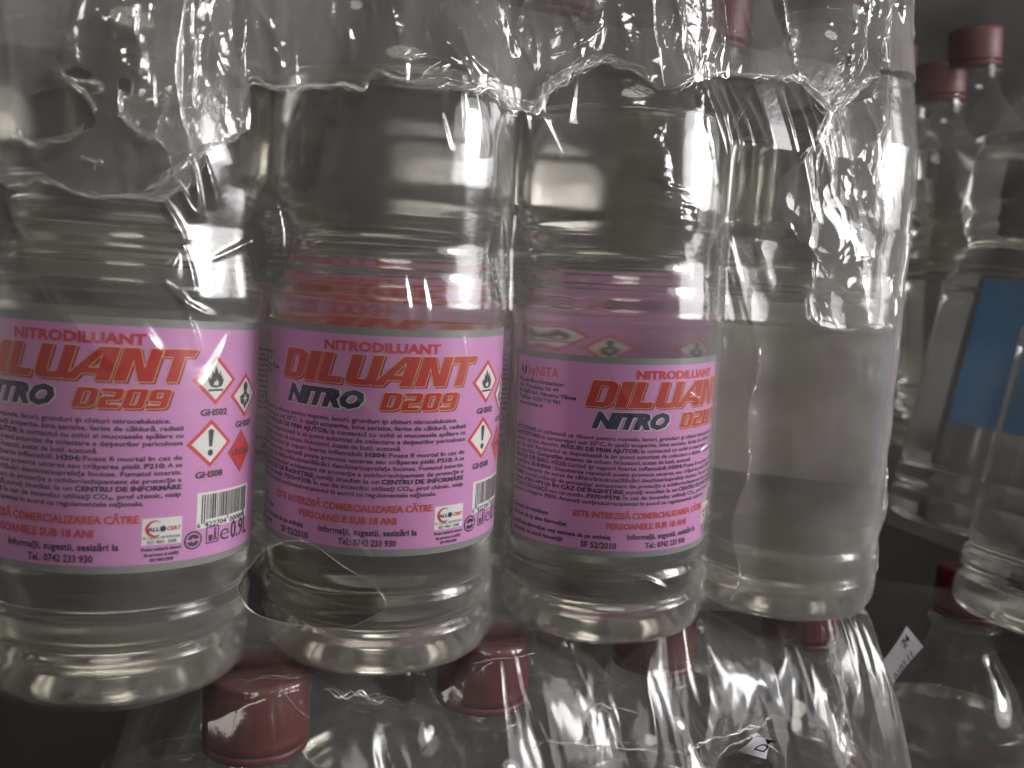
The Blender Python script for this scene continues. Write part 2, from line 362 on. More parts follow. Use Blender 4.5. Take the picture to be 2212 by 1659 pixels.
# maker's block
text('kyNiTA', U0+6.9, 8.7, 3.6, 'orange', 4, width=14.2, bold=.012)
shape([[(U0+2.9, 5.6), (U0+3.4, 4.6), (U0+3.6, 6.2), (U0+4.3, 7.6), (U0+4.9, 6.4), (U0+5.2, 5.0), (U0+5.9, 6.3), (U0+5.9, 7.8), (U0+5.1, 8.8), (U0+4.2, 8.9), (U0+3.2, 8.5), (U0+2.7, 7.3)]], 'ink', 3)
shape([[(U0+4.0, 8.3), (U0+4.4, 6.3), (U0+4.9, 7.9), (U0+4.5, 8.6)]], 'pink', 4)
for t_, v_, w_ in (('Producător/Ambalator:', 11.5, 21.5), ('Str. Prundului, Nr 44', 13.6, 19.3), ('ROMÂNIA, Râmnicu Vâlcea', 15.7, 26.2), ('Tel/Fax: 0250 710 961', 17.8, 20.2), ('www.kynita.ro', 19.9, 13)):
    text(t_, U0+1.9, v_, 1.45, 'ink', 4, width=w_, bold=.03)
# titles
text('NITRODILUANT', U0+48.8, 7.1, 2.9, 'unred', 4, width=36.5, bold=.034)
display('DILUANT', U0+31.2, 17.4, 9.3, U0+99.3)
text('NITRO', U0+33.6, 24.6, 5.3, 'white', 3, width=29.0, bold=.105, shear=.3)
text('NITRO', U0+33.9, 24.5, 5.3, 'navy', 4, width=28.3, bold=.07, shear=.3)
display('D209', U0+66.6, 24.8, 5.5, U0+92.8, gap=.10)
# body text
BODY = ["*UTILIZARE:* se utilizează ca diluant pentru vopsele, lacuri, grunduri şi chituri nitrocelulozice.",
 "*DEPOZITARE:* la temperaturi sub 30°C, în spaţii acoperite, bine aerisite, ferite de căldură, radiatii",
 "solare şi foc deschis. *MĂSURI DE PRIM AJUTOR:* la contactul cu ochii si mucoasele spălare cu",
 "jet de apă. Recipientul se depozitează la un punct autorizat de colectare a deşeurilor periculoase",
 "sau speciale. *Compoziţie:* amestec de toluen, N-butanol, acetat de butil, acetonă.",
 "*FRAZE DE RISC: H225:* Lichid şi vapori foarte inflamabili. *H304:* Poate fi mortal în caz de",
 "înghiţire. *EUH066 :* Expunerea repetată poate provoca uscarea sau crăparea pielii. *P210:* A se",
 "păstra departe de surse de căldură/scântei/flăcări deschise/suprafeţe încinse. Fumatul interzis.",
 "*P280:* Purtaţi mănuşi de protecţie/ echipament de protecţie a ochilor/echipament de protecţie a",
 "feţei. *P301+P310: ÎN CAZ DE ÎNGHIŢIRE:* sunaţi imediat la un *CENTRU DE INFORMÁRE*",
 "*TOXICOLOGICĂ* sau un medic. *P370+P378:* În caz de incendiu: utilizaţi CO₂, prof chimic, nisip",
 "pentru stingere. *P501:* Aruncaţi conţinutul/recipientul în acord cu regulamentele naţionale."]
for i, ln in enumerate(BODY):
    mixed(ln, U0+1.2, 28.9+2.09*i, 1.42, {0: 91.5, 4: 73, 11: 85}.get(i, 95.2))
for t_, v_, w_ in (('Termen de valabilitate:', 58.2, 18), ('12 luni de la data fabricaţiei', 61.0, 25), ('Lot/Data fabricaţiei: vezi eticheta de pe ambalaj', 64.2, 41), ('Ambalaj de unică folosinţă!', 66.8, 24)):
    text(t_, U0+1.6, v_, 1.5, 'ink', 4, width=w_, bold=.028)
text('SF 52/2010', U0+32.2, 67.6, 2.15, 'ink', 4, width=12.6, bold=.03)
text('ESTE INTERZISĂ COMERCIALIZAREA CĂTRE', 0, 56.7, 2.2, 'orange', 4, width=56, bold=.032, center=U0+57)
text('PERSOANELE SUB 18 ANI', 0, 60.5, 2.2, 'orange', 4, width=32.5, bold=.032, center=U0+57.2)
text('Informaţii, sugestii, sesizări la', 0, 64.2, 2.0, 'ink', 4, width=31.5, bold=.022, center=U0+64.3)
text('Tel.: 0742 233 930', 0, 67.5, 2.05, 'ink', 4, width=18, bold=.022, center=U0+64.5)
# hazard signs
def hazard(cx, cy_, rx=8.0, ry=7.2):
    diamond(cx, cy_, rx, ry, 'unred', 2); diamond(cx, cy_, rx*.80, ry*.80, 'white', 3)
hazard(U0+106.3, 16.9)
fx, fy = U0+106.3, 17.2
shape([[(fx-2.2, fy+1.2), (fx-2.9, fy-.2), (fx-2.5, fy-1.4), (fx-2.1, fy-.5), (fx-1.6, fy-1.7), (fx-1.5, fy-3.0), (fx-.9, fy-2.2), (fx-.2, fy-4.4), (fx+.5, fy-2.9), (fx+.9, fy-1.9), (fx+1.5, fy-3.1), (fx+1.7, fy-1.5), (fx+2.3, fy-1.6), (fx+2.2, fy-.6), (fx+2.9, fy-.7), (fx+2.5, fy+.8), (fx+1.9, fy+1.6), (fx, fy+1.9), (fx-1.5, fy+1.7)],
       [(fx-.9, fy+1.2), (fx-.6, fy-.2), (fx-.2, fy+.3), (fx+.1, fy-1.0), (fx+.5, fy+.2), (fx+1.0, fy-.1), (fx+.8, fy+1.2)]], 'black', 4)
rect(fx-2.7, fy+2.3, fx+2.7, fy+2.9, 'black', 4)
hazard(U0+120.2, 22.0, 7.8, 6.7)
px_, py_ = U0+120.2, 22.0
def circ(cx, cy_, rx, ry=None, n=16): ry = ry or rx; return [(cx+rx*math.cos(2*math.pi*i/n), cy_+ry*math.sin(2*math.pi*i/n)) for i in range(n)]
shape([circ(px_, py_-2.6, 1.25, 1.5)], 'black', 4)
shape([[(px_-.7, py_-1.3), (px_+.7, py_-1.3), (px_+1.0, py_-.6), (px_+3.0, py_+.3), (px_+2.6, py_+2.2), (px_+.9, py_+3.0), (px_, py_+4.3), (px_-.9, py_+3.0), (px_-2.6, py_+2.2), (px_-3.0, py_+.3), (px_-1.0, py_-.6)]], 'black', 4)
st = [(px_+(1.9 if k % 2 == 0 else .45)*math.cos(k*math.pi/6), py_+1.0+(1.9 if k % 2 == 0 else .45)*math.sin(k*math.pi/6)) for k in range(12)]
shape([st], 'white', 5)
hazard(U0+105.2, 35.3, 8.0, 7.0)
shape([[(U0+104.2, 31.6), (U0+105.2, 31.0), (U0+106.2, 31.6), (U0+105.7, 36.2), (U0+104.7, 36.2)]], 'black', 4); shape([circ(U0+105.2, 38.0, .95)], 'black', 4)
diamond(U0+118.7, 38.9, 6.4, 6.5, 'black', 2); diamond(U0+118.7, 38.9, 6.2, 6.25, 'unred', 3)
text('UN1263', 0, 39.9, 1.9, 'black', 4, width=9.4, bold=.02, center=U0+118.9)
for t_, c_, v_ in (('GHS02', U0+106.2, 27.1), ('GHS07', U0+120.3, 31.5), ('GHS08', U0+105.3, 45.2)):
    text(t_, 0, v_, 1.9, 'ink', 4, width=9.8, bold=.03, center=c_)
# bar code
rect(U0+101.4, 49.6, U0+125.0, 60.2, 'white', 2)
rb = random.Random(5); u = U0+103.0; k = 0
while u < U0+123.6:
    w_ = rb.choice([.22, .22, .42, .62]); tall = k in (0, 1, 15, 16, 30, 31)
    rect(u, 50.3, min(u+w_, U0+124), 57.6+(1.2 if tall else 0), 'black', 3); u += w_+rb.choice([.24, .24, .44]); k += 1
text('6', U0+101.7, 59.9, 1.6, 'ink', 4, bold=.01); text('422704', U0+104.2, 59.9, 1.6, 'ink', 4, width=8.6, bold=.01); text('000898', U0+114.4, 59.9, 1.6, 'ink', 4, width=8.6, bold=.01)
# certificate box
rect(U0+85.8, 55.6, U0+96.9, 63.2, 'white', 2)
ar = [(U0+89.2+2.5*math.cos(t), 58.6+2.4*math.sin(t)) for t in np.linspace(-.9, -5.3, 22)]+[(U0+89.6+2.0*math.cos(t), 58.5+1.95*math.sin(t)) for t in np.linspace(-5.2, -1.0, 22)]
shape([ar], 'unred', 3)
text('ALL', U0+87.4, 59.3, 1.15, 'navy', 4, width=3.2, bold=.03); shape([circ(U0+91.5, 58.7, .85)], 'navy', 4); text('CERT', U0+92.6, 59.3, 1.15, 'orange', 4, width=4.0, bold=.03)
text('Nr. Certificat: 00079/MAI/2008', U0+86.2, 61.5, .8, 'ink', 4, width=10.2); text('ISO 9001: 2008', U0+87.4, 62.9, 1.05, 'ink', 4, width=8)
text('Produs realizat în sistemul', U0+85.9, 64.8, .95, 'ink', 4, width=10.9, bold=.03); text('de asigurare al calităţii', U0+86.6, 66.4, .95, 'ink', 4, width=9.6, bold=.03); text('ISO 9001/2008', U0+88.3, 67.9, .95, 'ink', 4, width=6.4, bold=.03)
# recycling, bin, e-mark, volume
rc = (U0+100.6, 63.2); shape([circ(rc[0], rc[1], 2.9, 2.7, 28)], 'ink', 2); shape([circ(rc[0], rc[1], 2.35, 2.2, 28)], 'pink', 3)
for s_ in (0, math.pi):
    a_ = [(rc[0]+r_*math.cos(t+s_), rc[1]+r_*.93*math.sin(t+s_)) for r_, t in ([(1.9, x) for x in np.linspace(.2, 2.3, 8)]+[(.7, x) for x in np.linspace(2.0, .3, 6)])]
    shape([a_], 'ink', 4); shape([[(rc[0]+2.1*math.cos(2.9+s_), rc[1]+2*math.sin(2.9+s_)), (rc[0]+2.0*math.cos(2.15+s_), rc[1]+2.0*math.sin(2.15+s_)), (rc[0]+.3*math.cos(2.2+s_), rc[1]+.3*math.sin(2.2+s_))]], 'ink', 4)
bx, by = U0+107.4, 62.5
shape([[(bx-2.4, by-2.5), (bx+2.4, by-2.5), (bx+2.4, by+2.5), (bx-2.4, by+2.5)], [(bx-2.1, by-2.2), (bx+2.1, by-2.2), (bx+2.1, by+2.2), (bx-2.1, by+2.2)]], 'ink', 3)
shape([[(bx-1.6, by), (bx-.1, by), (bx-.4, by+1.9), (bx-1.3, by+1.9)]], 'ink', 4); shape([circ(bx+.9, by-1.5, .4)], 'ink', 4)
shape([[(bx+.5, by-1.0), (bx+1.4, by-.9), (bx+1.2, by+.4), (bx+1.7, by+1.9), (bx+1.3, by+1.9), (bx+.8, by+.6), (bx+.5, by+1.9), (bx+.1, by+1.9), (bx+.6, by)]], 'ink', 4)
text('e', U0+110.4, 65.0, 5.6, 'ink', 4, width=3.9, bold=-.012)
text('0.9L', U0+115.2, 65.2, 5.6, 'ink', 4, width=10, bold=.012)

def wrap(V, R): a = V[:, 0]/LR; return np.stack([R*np.cos(a), R*np.sin(a), -V[:, 1]], 1)
keys = ['grey', 'pink', 'red', 'darkred', 'gold', 'navy', 'ink', 'black', 'white', 'orange', 'unred']
def build_print(name, items):
    VV = []; TTt = []; mi = []; off = 0
    for V, T, mk, ly in items:
        P = wrap(V, LR+.05*ly); a, b, c = V[T[:, 0]], V[T[:, 1]], V[T[:, 2]]
        cr = (b[:, 0]-a[:, 0])*(c[:, 1]-a[:, 1])-(b[:, 1]-a[:, 1])*(c[:, 0]-a[:, 0]); T = T.copy(); fl = cr > 0; T[fl] = T[fl][:, ::-1]
        VV.append(P); TTt.append(T+off); mi += [keys.index(mk)]*len(T); off += len(P)
    me = fast_mesh(name, np.vstack(VV), np.vstack(TTt))
    for k_ in keys: me.materials.append(M[k_])
    me.polygons.foreach_set('material_index', mi); me.polygons.foreach_set('use_smooth', np.zeros(len(mi), bool)); me.update(); return me
print_me = build_print('label_print', [f for f in flat if f[3] > 1])
lab_me = build_print('label_sheet', [f for f in flat if f[3] <= 1])
flat_back = []
def back_sheet():
    n = 90; us = np.linspace(0, LW, n+1); V = np.array([(u_, v_) for u_ in us for v_ in (0, LH)]); F = [(2*i, 2*i+1, 2*i+3, 2*i+2) for i in range(n)]
    me = np_mesh('label_backing', wrap(V, LR-.06)*MM, F); me.materials.append(M['paper']); return me
back_me = back_sheet()

# ---------------------------------------------------------------- the bottle
PROF = [(22, 5.5), (28, 2.0), (31.5, .2), (34.5, .0), (37.2, 1.6), (39.2, 4.8), (40, 9), (40, 13.2), (39.3, 14.8), (38.2, 15.9), (38.1, 16.5), (39.2, 17.6), (39.9, 19.2), (40, 22), (39.9, 24.6), (39.4, 26.2),
        (38.5, 27.5), (38.4, 28.3), (39.0, 30.0), (39.35, 33), (39.3, 75), (39.3, 113.0), (39.6, 115.5), (40.0, 118.0), (39.8, 120.4), (38.6, 122.2), (36.9, 124.2), (36.0, 127.0), (35.6, 129.6), (34.2, 132.4), (33.3, 135.5), (33.2, 138.5),
        (34.0, 142), (35.4, 144.6), (36.6, 146.4), (36.8, 148.4), (37.6, 150.6), (39.0, 153.4), (40, 157), (40, 176), (39.3, 184), (36.5, 195), (31, 207), (24, 217.5), (18.5, 225.5), (16.0, 233), (15.2, 241), (15.2, 254)]
SP = smooth_profile(PROF)
body_me = lathe('bottle_body', SP, 144)
LEVEL = 190.0
liq = [(r-.55, z+.45) for r, z in SP if z < LEVEL-1]; liq = [(r, z) for r, z in liq if r > 0]+[(np.interp(LEVEL, [q[1] for q in PROF[-10:]], [q[0] for q in PROF[-10:]])-.6, LEVEL)]
liq_me = lathe('liquid', liq, 144)
def cap_wob(rr, zz, a):
    rib = .04*(np.cos(a*60) > .0)*((zz > 2.5) & (zz < 19.5)); return rr+rib*(rr > 15), zz
cap_me = lathe('cap', [(15.9, 0), (17.0, .3), (17.1, 2.2), (17.0, 2.6), (17.0, 5), (17.0, 12), (17.0, 19), (16.8, 20.6), (16.0, 21.8), (14.5, 22.2), (8, 22.1), (.5, 22.0)], 240, cap_wob)
ring_me = lathe('neck_ring', [(15.4, 0), (18.4, .4), (18.6, 1.4), (18.4, 2.2), (15.4, 2.6)], 64)
coll_me = lathe('cap_collar', [(15.6, 0), (16.9, .2), (16.9, 2.6), (15.6, 2.8)], 64)

GRP = 'clear bottles of pink labelled thinner in the upper pack'
def bottle(name, x, y, z, rot, tx, ty, label, group, with_label=True, dz=0.0, capm='cap_dim', cat='bottle'):
    r = empty(name); tag(r, label, cat, group)
    t = Matrix(((1, 0, tx, 0), (0, 1, ty, 0), (-tx, -ty, 1, 0), (0, 0, 0, 1))).to_3x3()
    z_ax = Vector((tx, ty, 1)).normalized(); x_ax = Vector((1, 0, -tx)).normalized(); y_ax = z_ax.cross(x_ax).normalized(); x_ax = y_ax.cross(z_ax)
    Rm = Matrix((x_ax, y_ax, z_ax)).transposed().to_4x4()
    r.matrix_basis = Matrix.Translation((x*MM, y*MM, z*MM)) @ Rm @ Matrix.Rotation(rot, 4, 'Z')
    link('bottle_body', body_me, M['pet'], r); link('liquid', liq_me, M['liquid'], r)
    if with_label:
        l_ = link('label', lab_me, [], r, (0, 0, (110.7+dz)*MM), smooth=False); b_ = link('label_backing', back_me, [], l_, smooth=False); link('label_print', print_me, [], l_, smooth=False)
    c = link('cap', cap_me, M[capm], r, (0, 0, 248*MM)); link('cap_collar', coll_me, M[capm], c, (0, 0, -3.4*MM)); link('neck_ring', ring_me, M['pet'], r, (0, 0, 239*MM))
    return r
FRONT = [(.913, -.247, .019, .030), (86.46, -.047, -.012, -.016), (177.77, .611, -.030, -.014), (265.1, -.414, -.001, -.003)]
def facing(x, y): return math.atan2(CP[1]-y, CP[0]-x)
def rot_for(x, y, u, theta): return facing(x, y)+math.radians(theta)-u/LR
lab_f = ['front bottle at the left frame edge, hazard diamonds of its pink label in view', 'front bottle with its whole DILUANT title in view and torn film at its foot',
         'front bottle whose pink label starts with the orange maker name', 'front end bottle at the pack corner that shows only the pale back of its label']
ROT = [rot_for(.9, 0, 135.5, 77), rot_for(86.5, 0, 32.7, -54), rot_for(177.8, 0, 1.5, -56.5), rot_for(265, 0, 137/2, 190)]
DZ = [-.1, 1.4, -5.6, 8]
for i, (x, y, tx, ty) in enumerate(FRONT):
    bottle('thinner_bottle', x, y, 0, ROT[i], tx, ty, lab_f[i], GRP, True, DZ[i])
back_lab = ['second row bottle behind the left edge bottle, seen through it', 'second row bottle behind the bottle with the torn film foot, its pink label glowing through', 'second row bottle whose pink label shows through the front bottle with the maker name', 'second row bottle behind the corner bottle at the pack end']
for i, (x, u_, th) in enumerate(((3, 68, 170), (91, 60, -10), (182, 80, 0), (269, 96, -20))):
    bottle('thinner_bottle', x, 81.5, 0, rot_for(x, 81.5, u_, th), 0, 0, back_lab[i], GRP, True, (0, 13, 14, 11)[i])
bottle('thinner_bottle', -86.5, 2, 0, 1.0, 0, 0, 'front row bottle beyond the left frame edge', GRP)

# ---------------------------------------------------------------- upper pack film
def centre(i, z): x, y, tx, ty = FRONT[i]; return x+tx*z, y+ty*z
RF = [(-1, 33), (0, 35.4), (1.2, 37.4), (3, 38.9), (6, 40.1), (9, 40.6), (13, 40.6), (16, 40.3), (19, 40.6), (24, 40.5), (28, 40.1), (32, 40.15), (70, 40.25), (112, 40.25), (118, 40.6), (128, 39.9), (138, 39.6), (148, 40.0), (156, 40.6), (176, 40.8), (188, 40.4), (200, 38.5), (215, 36), (240, 32), (262, 30)]
RF = np.array(RF)
SX0, STEP = -62.0, .62
def film_surface(s, z, off):
    """s: run along the pack front (mm, equal to x until the corner bottle's middle, then round it and back); z: height; off: stand-off"""
    R = np.interp(z, RF[:, 0], RF[:, 1])+off
    x4, y4 = centre(3, z)
    P = np.zeros(s.shape+(3,)); P[..., 2] = z
    front = s <= x4
    dep = np.full(s.shape, -1e9); ks = 1.6
    cs = [centre(i, z) for i in range(4)]+[(cs0 := (-87.0+0*z, 0*z))]
    acc = np.zeros(s.shape)
    for cx_, cy_ in cs:
        q = R*R-(s-cx_)**2; d = np.where(q > 0, np.sqrt(np.maximum(q, 0)), -8.0)-cy_
        acc += np.exp(np.clip(d, -30, 60)/ks)
    br = (25.5+off)*R/40.5+np.clip((z-150)/30, 0, 1)*(8+6.5*np.clip((s-170)/30, 0, 1)*(s < 300))     # the film bridges the gap between neighbours
    br = br-np.clip((14-z)/14, 0, 1)*9
    acc += np.exp(br/ks); yf = -ks*np.log(acc)+.25
    P[..., 0] = s; P[..., 1] = yf
    th = (s-x4)/R-np.pi/2; arc = (~front) & (th < 0)
    P[..., 0] = np.where(arc, x4+R*np.cos(th), P[..., 0]); P[..., 1] = np.where(arc, y4+R*np.sin(th), P[..., 1])
    bk = (~front) & (th >= 0); yy = (th)*R
    P[..., 0] = np.where(bk, x4+R-4*np.sin(np.clip(yy/82, 0, 1)*np.pi), P[..., 0]); P[..., 1] = np.where(bk, y4+yy, P[..., 1])
    return P
def W(*pts): return XZ(pts)
SMAX = 265+40*math.pi/2+70
s1 = np.arange(SX0, SMAX, STEP); z1 = np.r_[np.arange(-1, 2, .35), np.arange(2, 214, .62)]
Sg, Zg = np.meshgrid(s1, z1, indexing='ij')
def layer1_disp(s, z):
    d = .10*noise(s, z, 30, 3)+.05*noise(s, z*.3, 9, 4)
    # upright gather lines where the film shrank over the waist of each bottle
    for i in range(4):
        cx_ = FRONT[i][0]
        e = np.exp(-((z-133)/15)**2)*np.exp(-((s-cx_-6)/24)**2); d += .16*e*crumple(s, z*.08, 11, 40+i, 4, ax=0)
    # fan of folds over the corner bottle, running down and to the right
    c0 = W((1640, 330))[0]; e = bump2(s, z, c0[0], c0[1], 46, 34, -.35); e += .8*bump2(s, z, c0[0]+30, c0[1]-6, 26, 40)
    u = (s-c0[0])*.90+(z-c0[1])*.42
    d += np.clip(e, 0, 1.3)*(3.6*crumple(u, z*.10+s*.03, 16, 60, 5, warp=.9, ax=.0)+.30*crumple(u, z*.12, 6, 61, 5, ax=.05))
    # tight crumple left of the fan
    c1 = W((1470, 330))[0]; ring = np.exp(-((np.hypot((s-c1[0])/9.5, (z-c1[1])/21)-1)/.28)**2); d += ring*(1.1+.9*crumple(s, z, 5, 70, 8))
    c2 = W((1470, 425))[0]; d += bump2(s, z, c2[0], c2[1], 12, 6)*1.3*crumple(s*.5, z*1.6, 4, 71, 8, ax=1.45)
    c3 = W((1440, 230))[0]; d += bump2(s, z, c3[0], c3[1], 10, 12)*1.3*crumple(s, z, 5, 72, 8)
    # between first and second bottle
    for a, b, wd, h, bd in (((664, 212), (581, 345), 1.5, 1.1, .6), ((652, 318), (606, 405), 1.2, .8, .4), ((420, 350), (432, 470), 1.2, .9, .3), ((445, 330), (470, 440), 1.3, .9, .2), ((330, 400), (402, 520), 1.4, 1.0, .3), ((385, 390), (425, 470), .9, .8, .2),
                            ((2, 420), (115, 610), 1.5, .7, -1), ((60, 560), (250, 790), 2.2, .8, -1.2), ((395, 520), (425, 640), 1.0, .6, .4), ((385, 545), (345, 600), 2.4, .7, .8), ((350, 600), (470, 690), 1.2, .6, -1.5), ((300, 690), (345, 770), 2.0, .7, 0),
                            ((395, 640), (440, 780), 1.0, .6, 0), ((735, 850), (840, 915), 2.2, .35, .6), ((1490, 850), (1548, 900), 1.3, .4, .4), ((1000, 735), (1018, 900), 2.0, .3, .3), ((505, 730), (430, 860), 1.8, .35, .5), ((1330, 800), (1390, 960), 2.4, .3, .6), ((640, 760), (600, 1000), 2.4, .3, -.6), ((905, 1010), (930, 1130), 1.6, .35, 0), ((470, 560), (560, 520), .9, .5, 0), ((865, 580), (878, 705), 1.6, .75, 0), ((905, 600), (918, 715), 1.3, .6, 0), ((735, 1135), (800, 1208), .8, .7, .5), ((980, 170), (985, 300), 1.6, .8, 0), ((1010, 160), (1040, 330), 2.2, .8, 0), ((960, 140), (900, 175), 1, .7, 0),
                            ((1145, 200), (1165, 330), 2.4, .5, 0), ((745, 190), (730, 260), 1.6, .4, 0), ((1180, 230), (1260, 380), 2.2, .5, 0), ((1535, 600), (1600, 560), 1.0, .5, .4), ((1520, 985), (1570, 965), .8, .6, 1), ((1345, 1240), (1440, 1275), 1.0, .8, 1.2),
                            ((940, 250), (960, 330), 1.1, .6, 0), ((0, 1240), (60, 1350), 1.2, .6, 0), ((1080, 560), (1110, 690), 1.1, .5, 0), ((610, 420), (628, 560), .7, .5, 1.2), ((1115, 480), (1130, 620), .7, .5, 1)):
        p = W(a, b); d += crease(s, z, p[0], p[1], wd, h*1.6, bd)
    for i, t in enumerate(np.linspace(0, 1, 11)):
        a = (int(1505+t*250), 175+(i*37) % 25); b = (int(1570+t*230), 400+(i*53) % 70); p = W(a, b); d += crease(s, z, p[0], p[1], 2.2+(i % 3)*.8, 2.7, .8)
    # pleats just under the torn edge
    e = np.exp(-((z-186)/8)**2)*(s < 190); d += .5*e*crumple(s, z*.3, 7, 80, 7, ax=0)*(1+.5*noise(s, z, 30, 81))
    # seam on the corner bottle's far side
    d += bump2(s, z, 318, 70, 9, 55)*1.5*crumple(s, z*.35, 6, 90, 8, ax=.1)
    # stretch marks towards the foot
    e = np.exp(-((z-4)/7)**2); d += .18*e*crumple(s, z*.2, 6, 91, 6, ax=.0)
    return d
hole = closed_smooth(XZ([(527, 1290), (556, 1248), (585, 1215), (640, 1192), (692, 1196), (745, 1228), (800, 1258), (826, 1290), (822, 1312), (786, 1340), (740, 1366), (690, 1378), (630, 1375), (570, 1356), (538, 1326)], -37), 10)
P1 = film_surface(Sg, Zg, .12)
sd, nx_, ny_ = poly_sd(Sg, Zg, hole)
S2 = np.where((sd < 0) & (sd > -2.5), nx_, Sg); Z2 = np.where((sd < 0) & (sd > -2.5), ny_, Zg)
P1 = film_surface(S2, Z2, .12); Nn = -normals(P1); Nn *= np.sign((Nn[..., :1]*0+1)*(np.sum(Nn*np.array([.3, -1, 0]), axis=2) > 0)[..., None]*2-1)
D1 = layer1_disp(S2, Z2); D1 = np.maximum(D1, -.25)
P1 = P1+Nn*D1[..., None]
ins = sd < -.62*.9; keep = ~(ins[:-1, :-1] & ins[1:, :-1] & ins[1:, 1:] & ins[:-1, 1:])
film1 = link('shrink_film', fast_mesh('shrink_film', P1.reshape(-1, 3), grid_faces(*Sg.shape, keep)), M['film'])
tag(film1, 'clear shrink film drawn tight round the upper pack of pink labelled bottles', 'shrink film')
# thin bright rim of the tear
hp = np.vstack([hole, hole[:1]]); Ph = film_surface(hp[:, 0][:, None], hp[:, 1][:, None], .2)[:, 0]; V_, F_ = tubes([(Ph, .2, .6, 0)], 5)
link('tear_rim', np_mesh('tear_rim', V_, F_), M['film_strand'], film1)

s3 = np.r_[np.arange(222, 270, 1.2), np.arange(270, SMAX, .8)]; z3 = np.arange(-.5, 156, 1.0); S3, Z3 = np.meshgrid(s3, z3, indexing='ij')
S3 = S3+np.where(S3 < 224, 3*noise(Z3, Z3*0, 40, 77), 0); P3 = film_surface(S3, Z3, .75); N3 = -normals(P3); N3 *= ((np.sum(N3*np.array([.3, -1, 0]), axis=2) > 0)[..., None]*2-1)
P3 = P3+N3*(np.maximum(layer1_disp(S3, Z3), -.25)+.35+.25*noise(S3, Z3, 22, 78)+.12*crumple(S3, Z3*.2, 8, 79, 6))[..., None]
link('overlap_layer', fast_mesh('overlap_layer', P3.reshape(-1, 3), grid_faces(*S3.shape)), M['film_torn'], film1)

# second layer: upper sheet that ends in a rolled torn edge
EDGE = [(-60, 372), (0, 390), (51, 393), (74, 375), (164, 414), (240, 425), (298, 429), (342, 426), (372, 411), (417, 399), (428, 357), (482, 309), (525, 280), (531, 253), (533, 208), (536, 179), (553, 167), (604, 187), (672, 184), (741, 179), (773, 190), (787, 192), (795, 168), (818, 158), (869, 179), (982, 193), (1024, 202), (1059, 192), (1117, 229), (1175, 237), (1197, 193), (1250, 146), (1322, 125), (1375, 146), (1423, 196), (1459, 193), (1506, 161), (1578, 158), (1650, 167), (1733, 173), (1756, 202), (1790, 238), (1806, 235), (1851, 190), (1911, 149), (1990, 150)]
ed = XZ(EDGE, -41); es = np.argsort(ed[:, 0]); ed = ed[es]
ed = np.vstack([[-75, ed[0, 1]], ed, [SMAX+5, ed[-1, 1]]])
s2 = np.arange(SX0, SMAX, .6); nt = 190; tt = np.linspace(0, 1, nt)**1.15
ze = np.interp(s2, ed[:, 0], ed[:, 1]); Sg2 = s2[:, None]*np.ones((1, nt)); Zg2 = ze[:, None]+tt[None, :]*(248-ze[:, None])
def layer2_disp(s, z, zedge):
    near = np.exp(-((z-zedge)/14)**2); d = 1.4+.25*noise(s, z, 40, 103)
    d += .9*near*crumple(s, z*.5, 8, 104, 8, ax=.1)+.95*crumple(s, z*.15, 14, 105, 6, ax=0)+.42*crumple(s, z*.3, 6, 119, 6, ax=.1)+.16*crumple(s, z*.8, 3.2, 121, 6)
    # left clump
    c = W((400, 230))[0]; e = np.clip(bump2(s, z, c[0], c[1], 15, 30, .25)+bump2(s, z, c[0]+9, c[1]-2, 8, 22), 0, 1.2); d += e*(1.5+2.6*crumple(s, z*.75, 8, 106, 9)+.6*crumple(s, z, 3, 107, 6))
    c = W((330, 60))[0]; d += bump2(s, z, c[0], c[1], 24, 26)*1.6*crumple(s-.3*z, z*.25, 9, 108, 8, ax=0)
    c = W((90, 120))[0]; d += bump2(s, z, c[0], c[1], 22, 26)*.7*crumple(s, z, 12, 109, 8)
    # thin bright bow above the second bottle and star fold
    for a, b, wd, h, bd in (((600, 100), (607, 150), 1.6, 1.0, 1), ((660, 120), (690, 160), 1.5, .9, 1), ((765, 60), (768, 130), 1.5, .9, 0), ((985, 60), (1000, 130), 2.2, 1.0, 0), ((880, 130), (1000, 160), 1.5, 1.0, 1), ((1000, 120), (1080, 170), 1.6, 1.0, -1), ((960, 100), (1010, 190), 2.6, 1.1, 0), ((1120, 60), (1170, 150), 1.8, .9, 1), ((1090, 0), (1130, 110), 1.4, .8, 0),
                            ((1210, 110), (1330, 40), 1.4, .8, -2), ((1200, 160), (1345, 90), 1.8, .8, -3), ((1335, 0), (1318, 95), 1.8, 1.0, 0), ((560, 0), (610, 90), 2.0, .7, 0), ((840, 0), (860, 120), 2.0, .7, 0), ((1170, 30), (1180, 140), 1.8, .8, 0), ((1240, 0), (1290, 90), 1.6, .6, 0)):
        p = W(a, b); d += crease(s, z, p[0], p[1], wd, h, bd)
    # band of upright folds at the sheet's overlap
    c = W((1480, 90))[0]; e = bump2(s, z, c[0], c[1], 12, 34); d += e*(.8+2.0*crumple(s, z*.4, 6.5, 110, 9, ax=.15)+.6*crumple(s, z, 3, 111, 6))
    c = W((1650, 80))[0]; e = bump2(s, z, c[0], c[1], 40, 40); d += e*(2.0*crumple((s-c[0])*.93+(z-c[1])*.36, z*.1, 12, 112, 8, ax=0)+.5*crumple(s*.93+z*.36, z*.2, 5, 116, 7, ax=0))
    c = W((1850, 90))[0]; e = bump2(s, z, c[0]+4, c[1], 16, 46); d += e*(.8+2.2*crumple(s, z*.45, 7, 113, 9, ax=.1)+.8*crumple(s, z, 3, 114, 6))
    c = W((1900, 170))[0]; d += bump2(s, z, c[0]+12, c[1], 26, 40)*1.8*crumple(s, z*.5, 8, 115, 9)
    return d
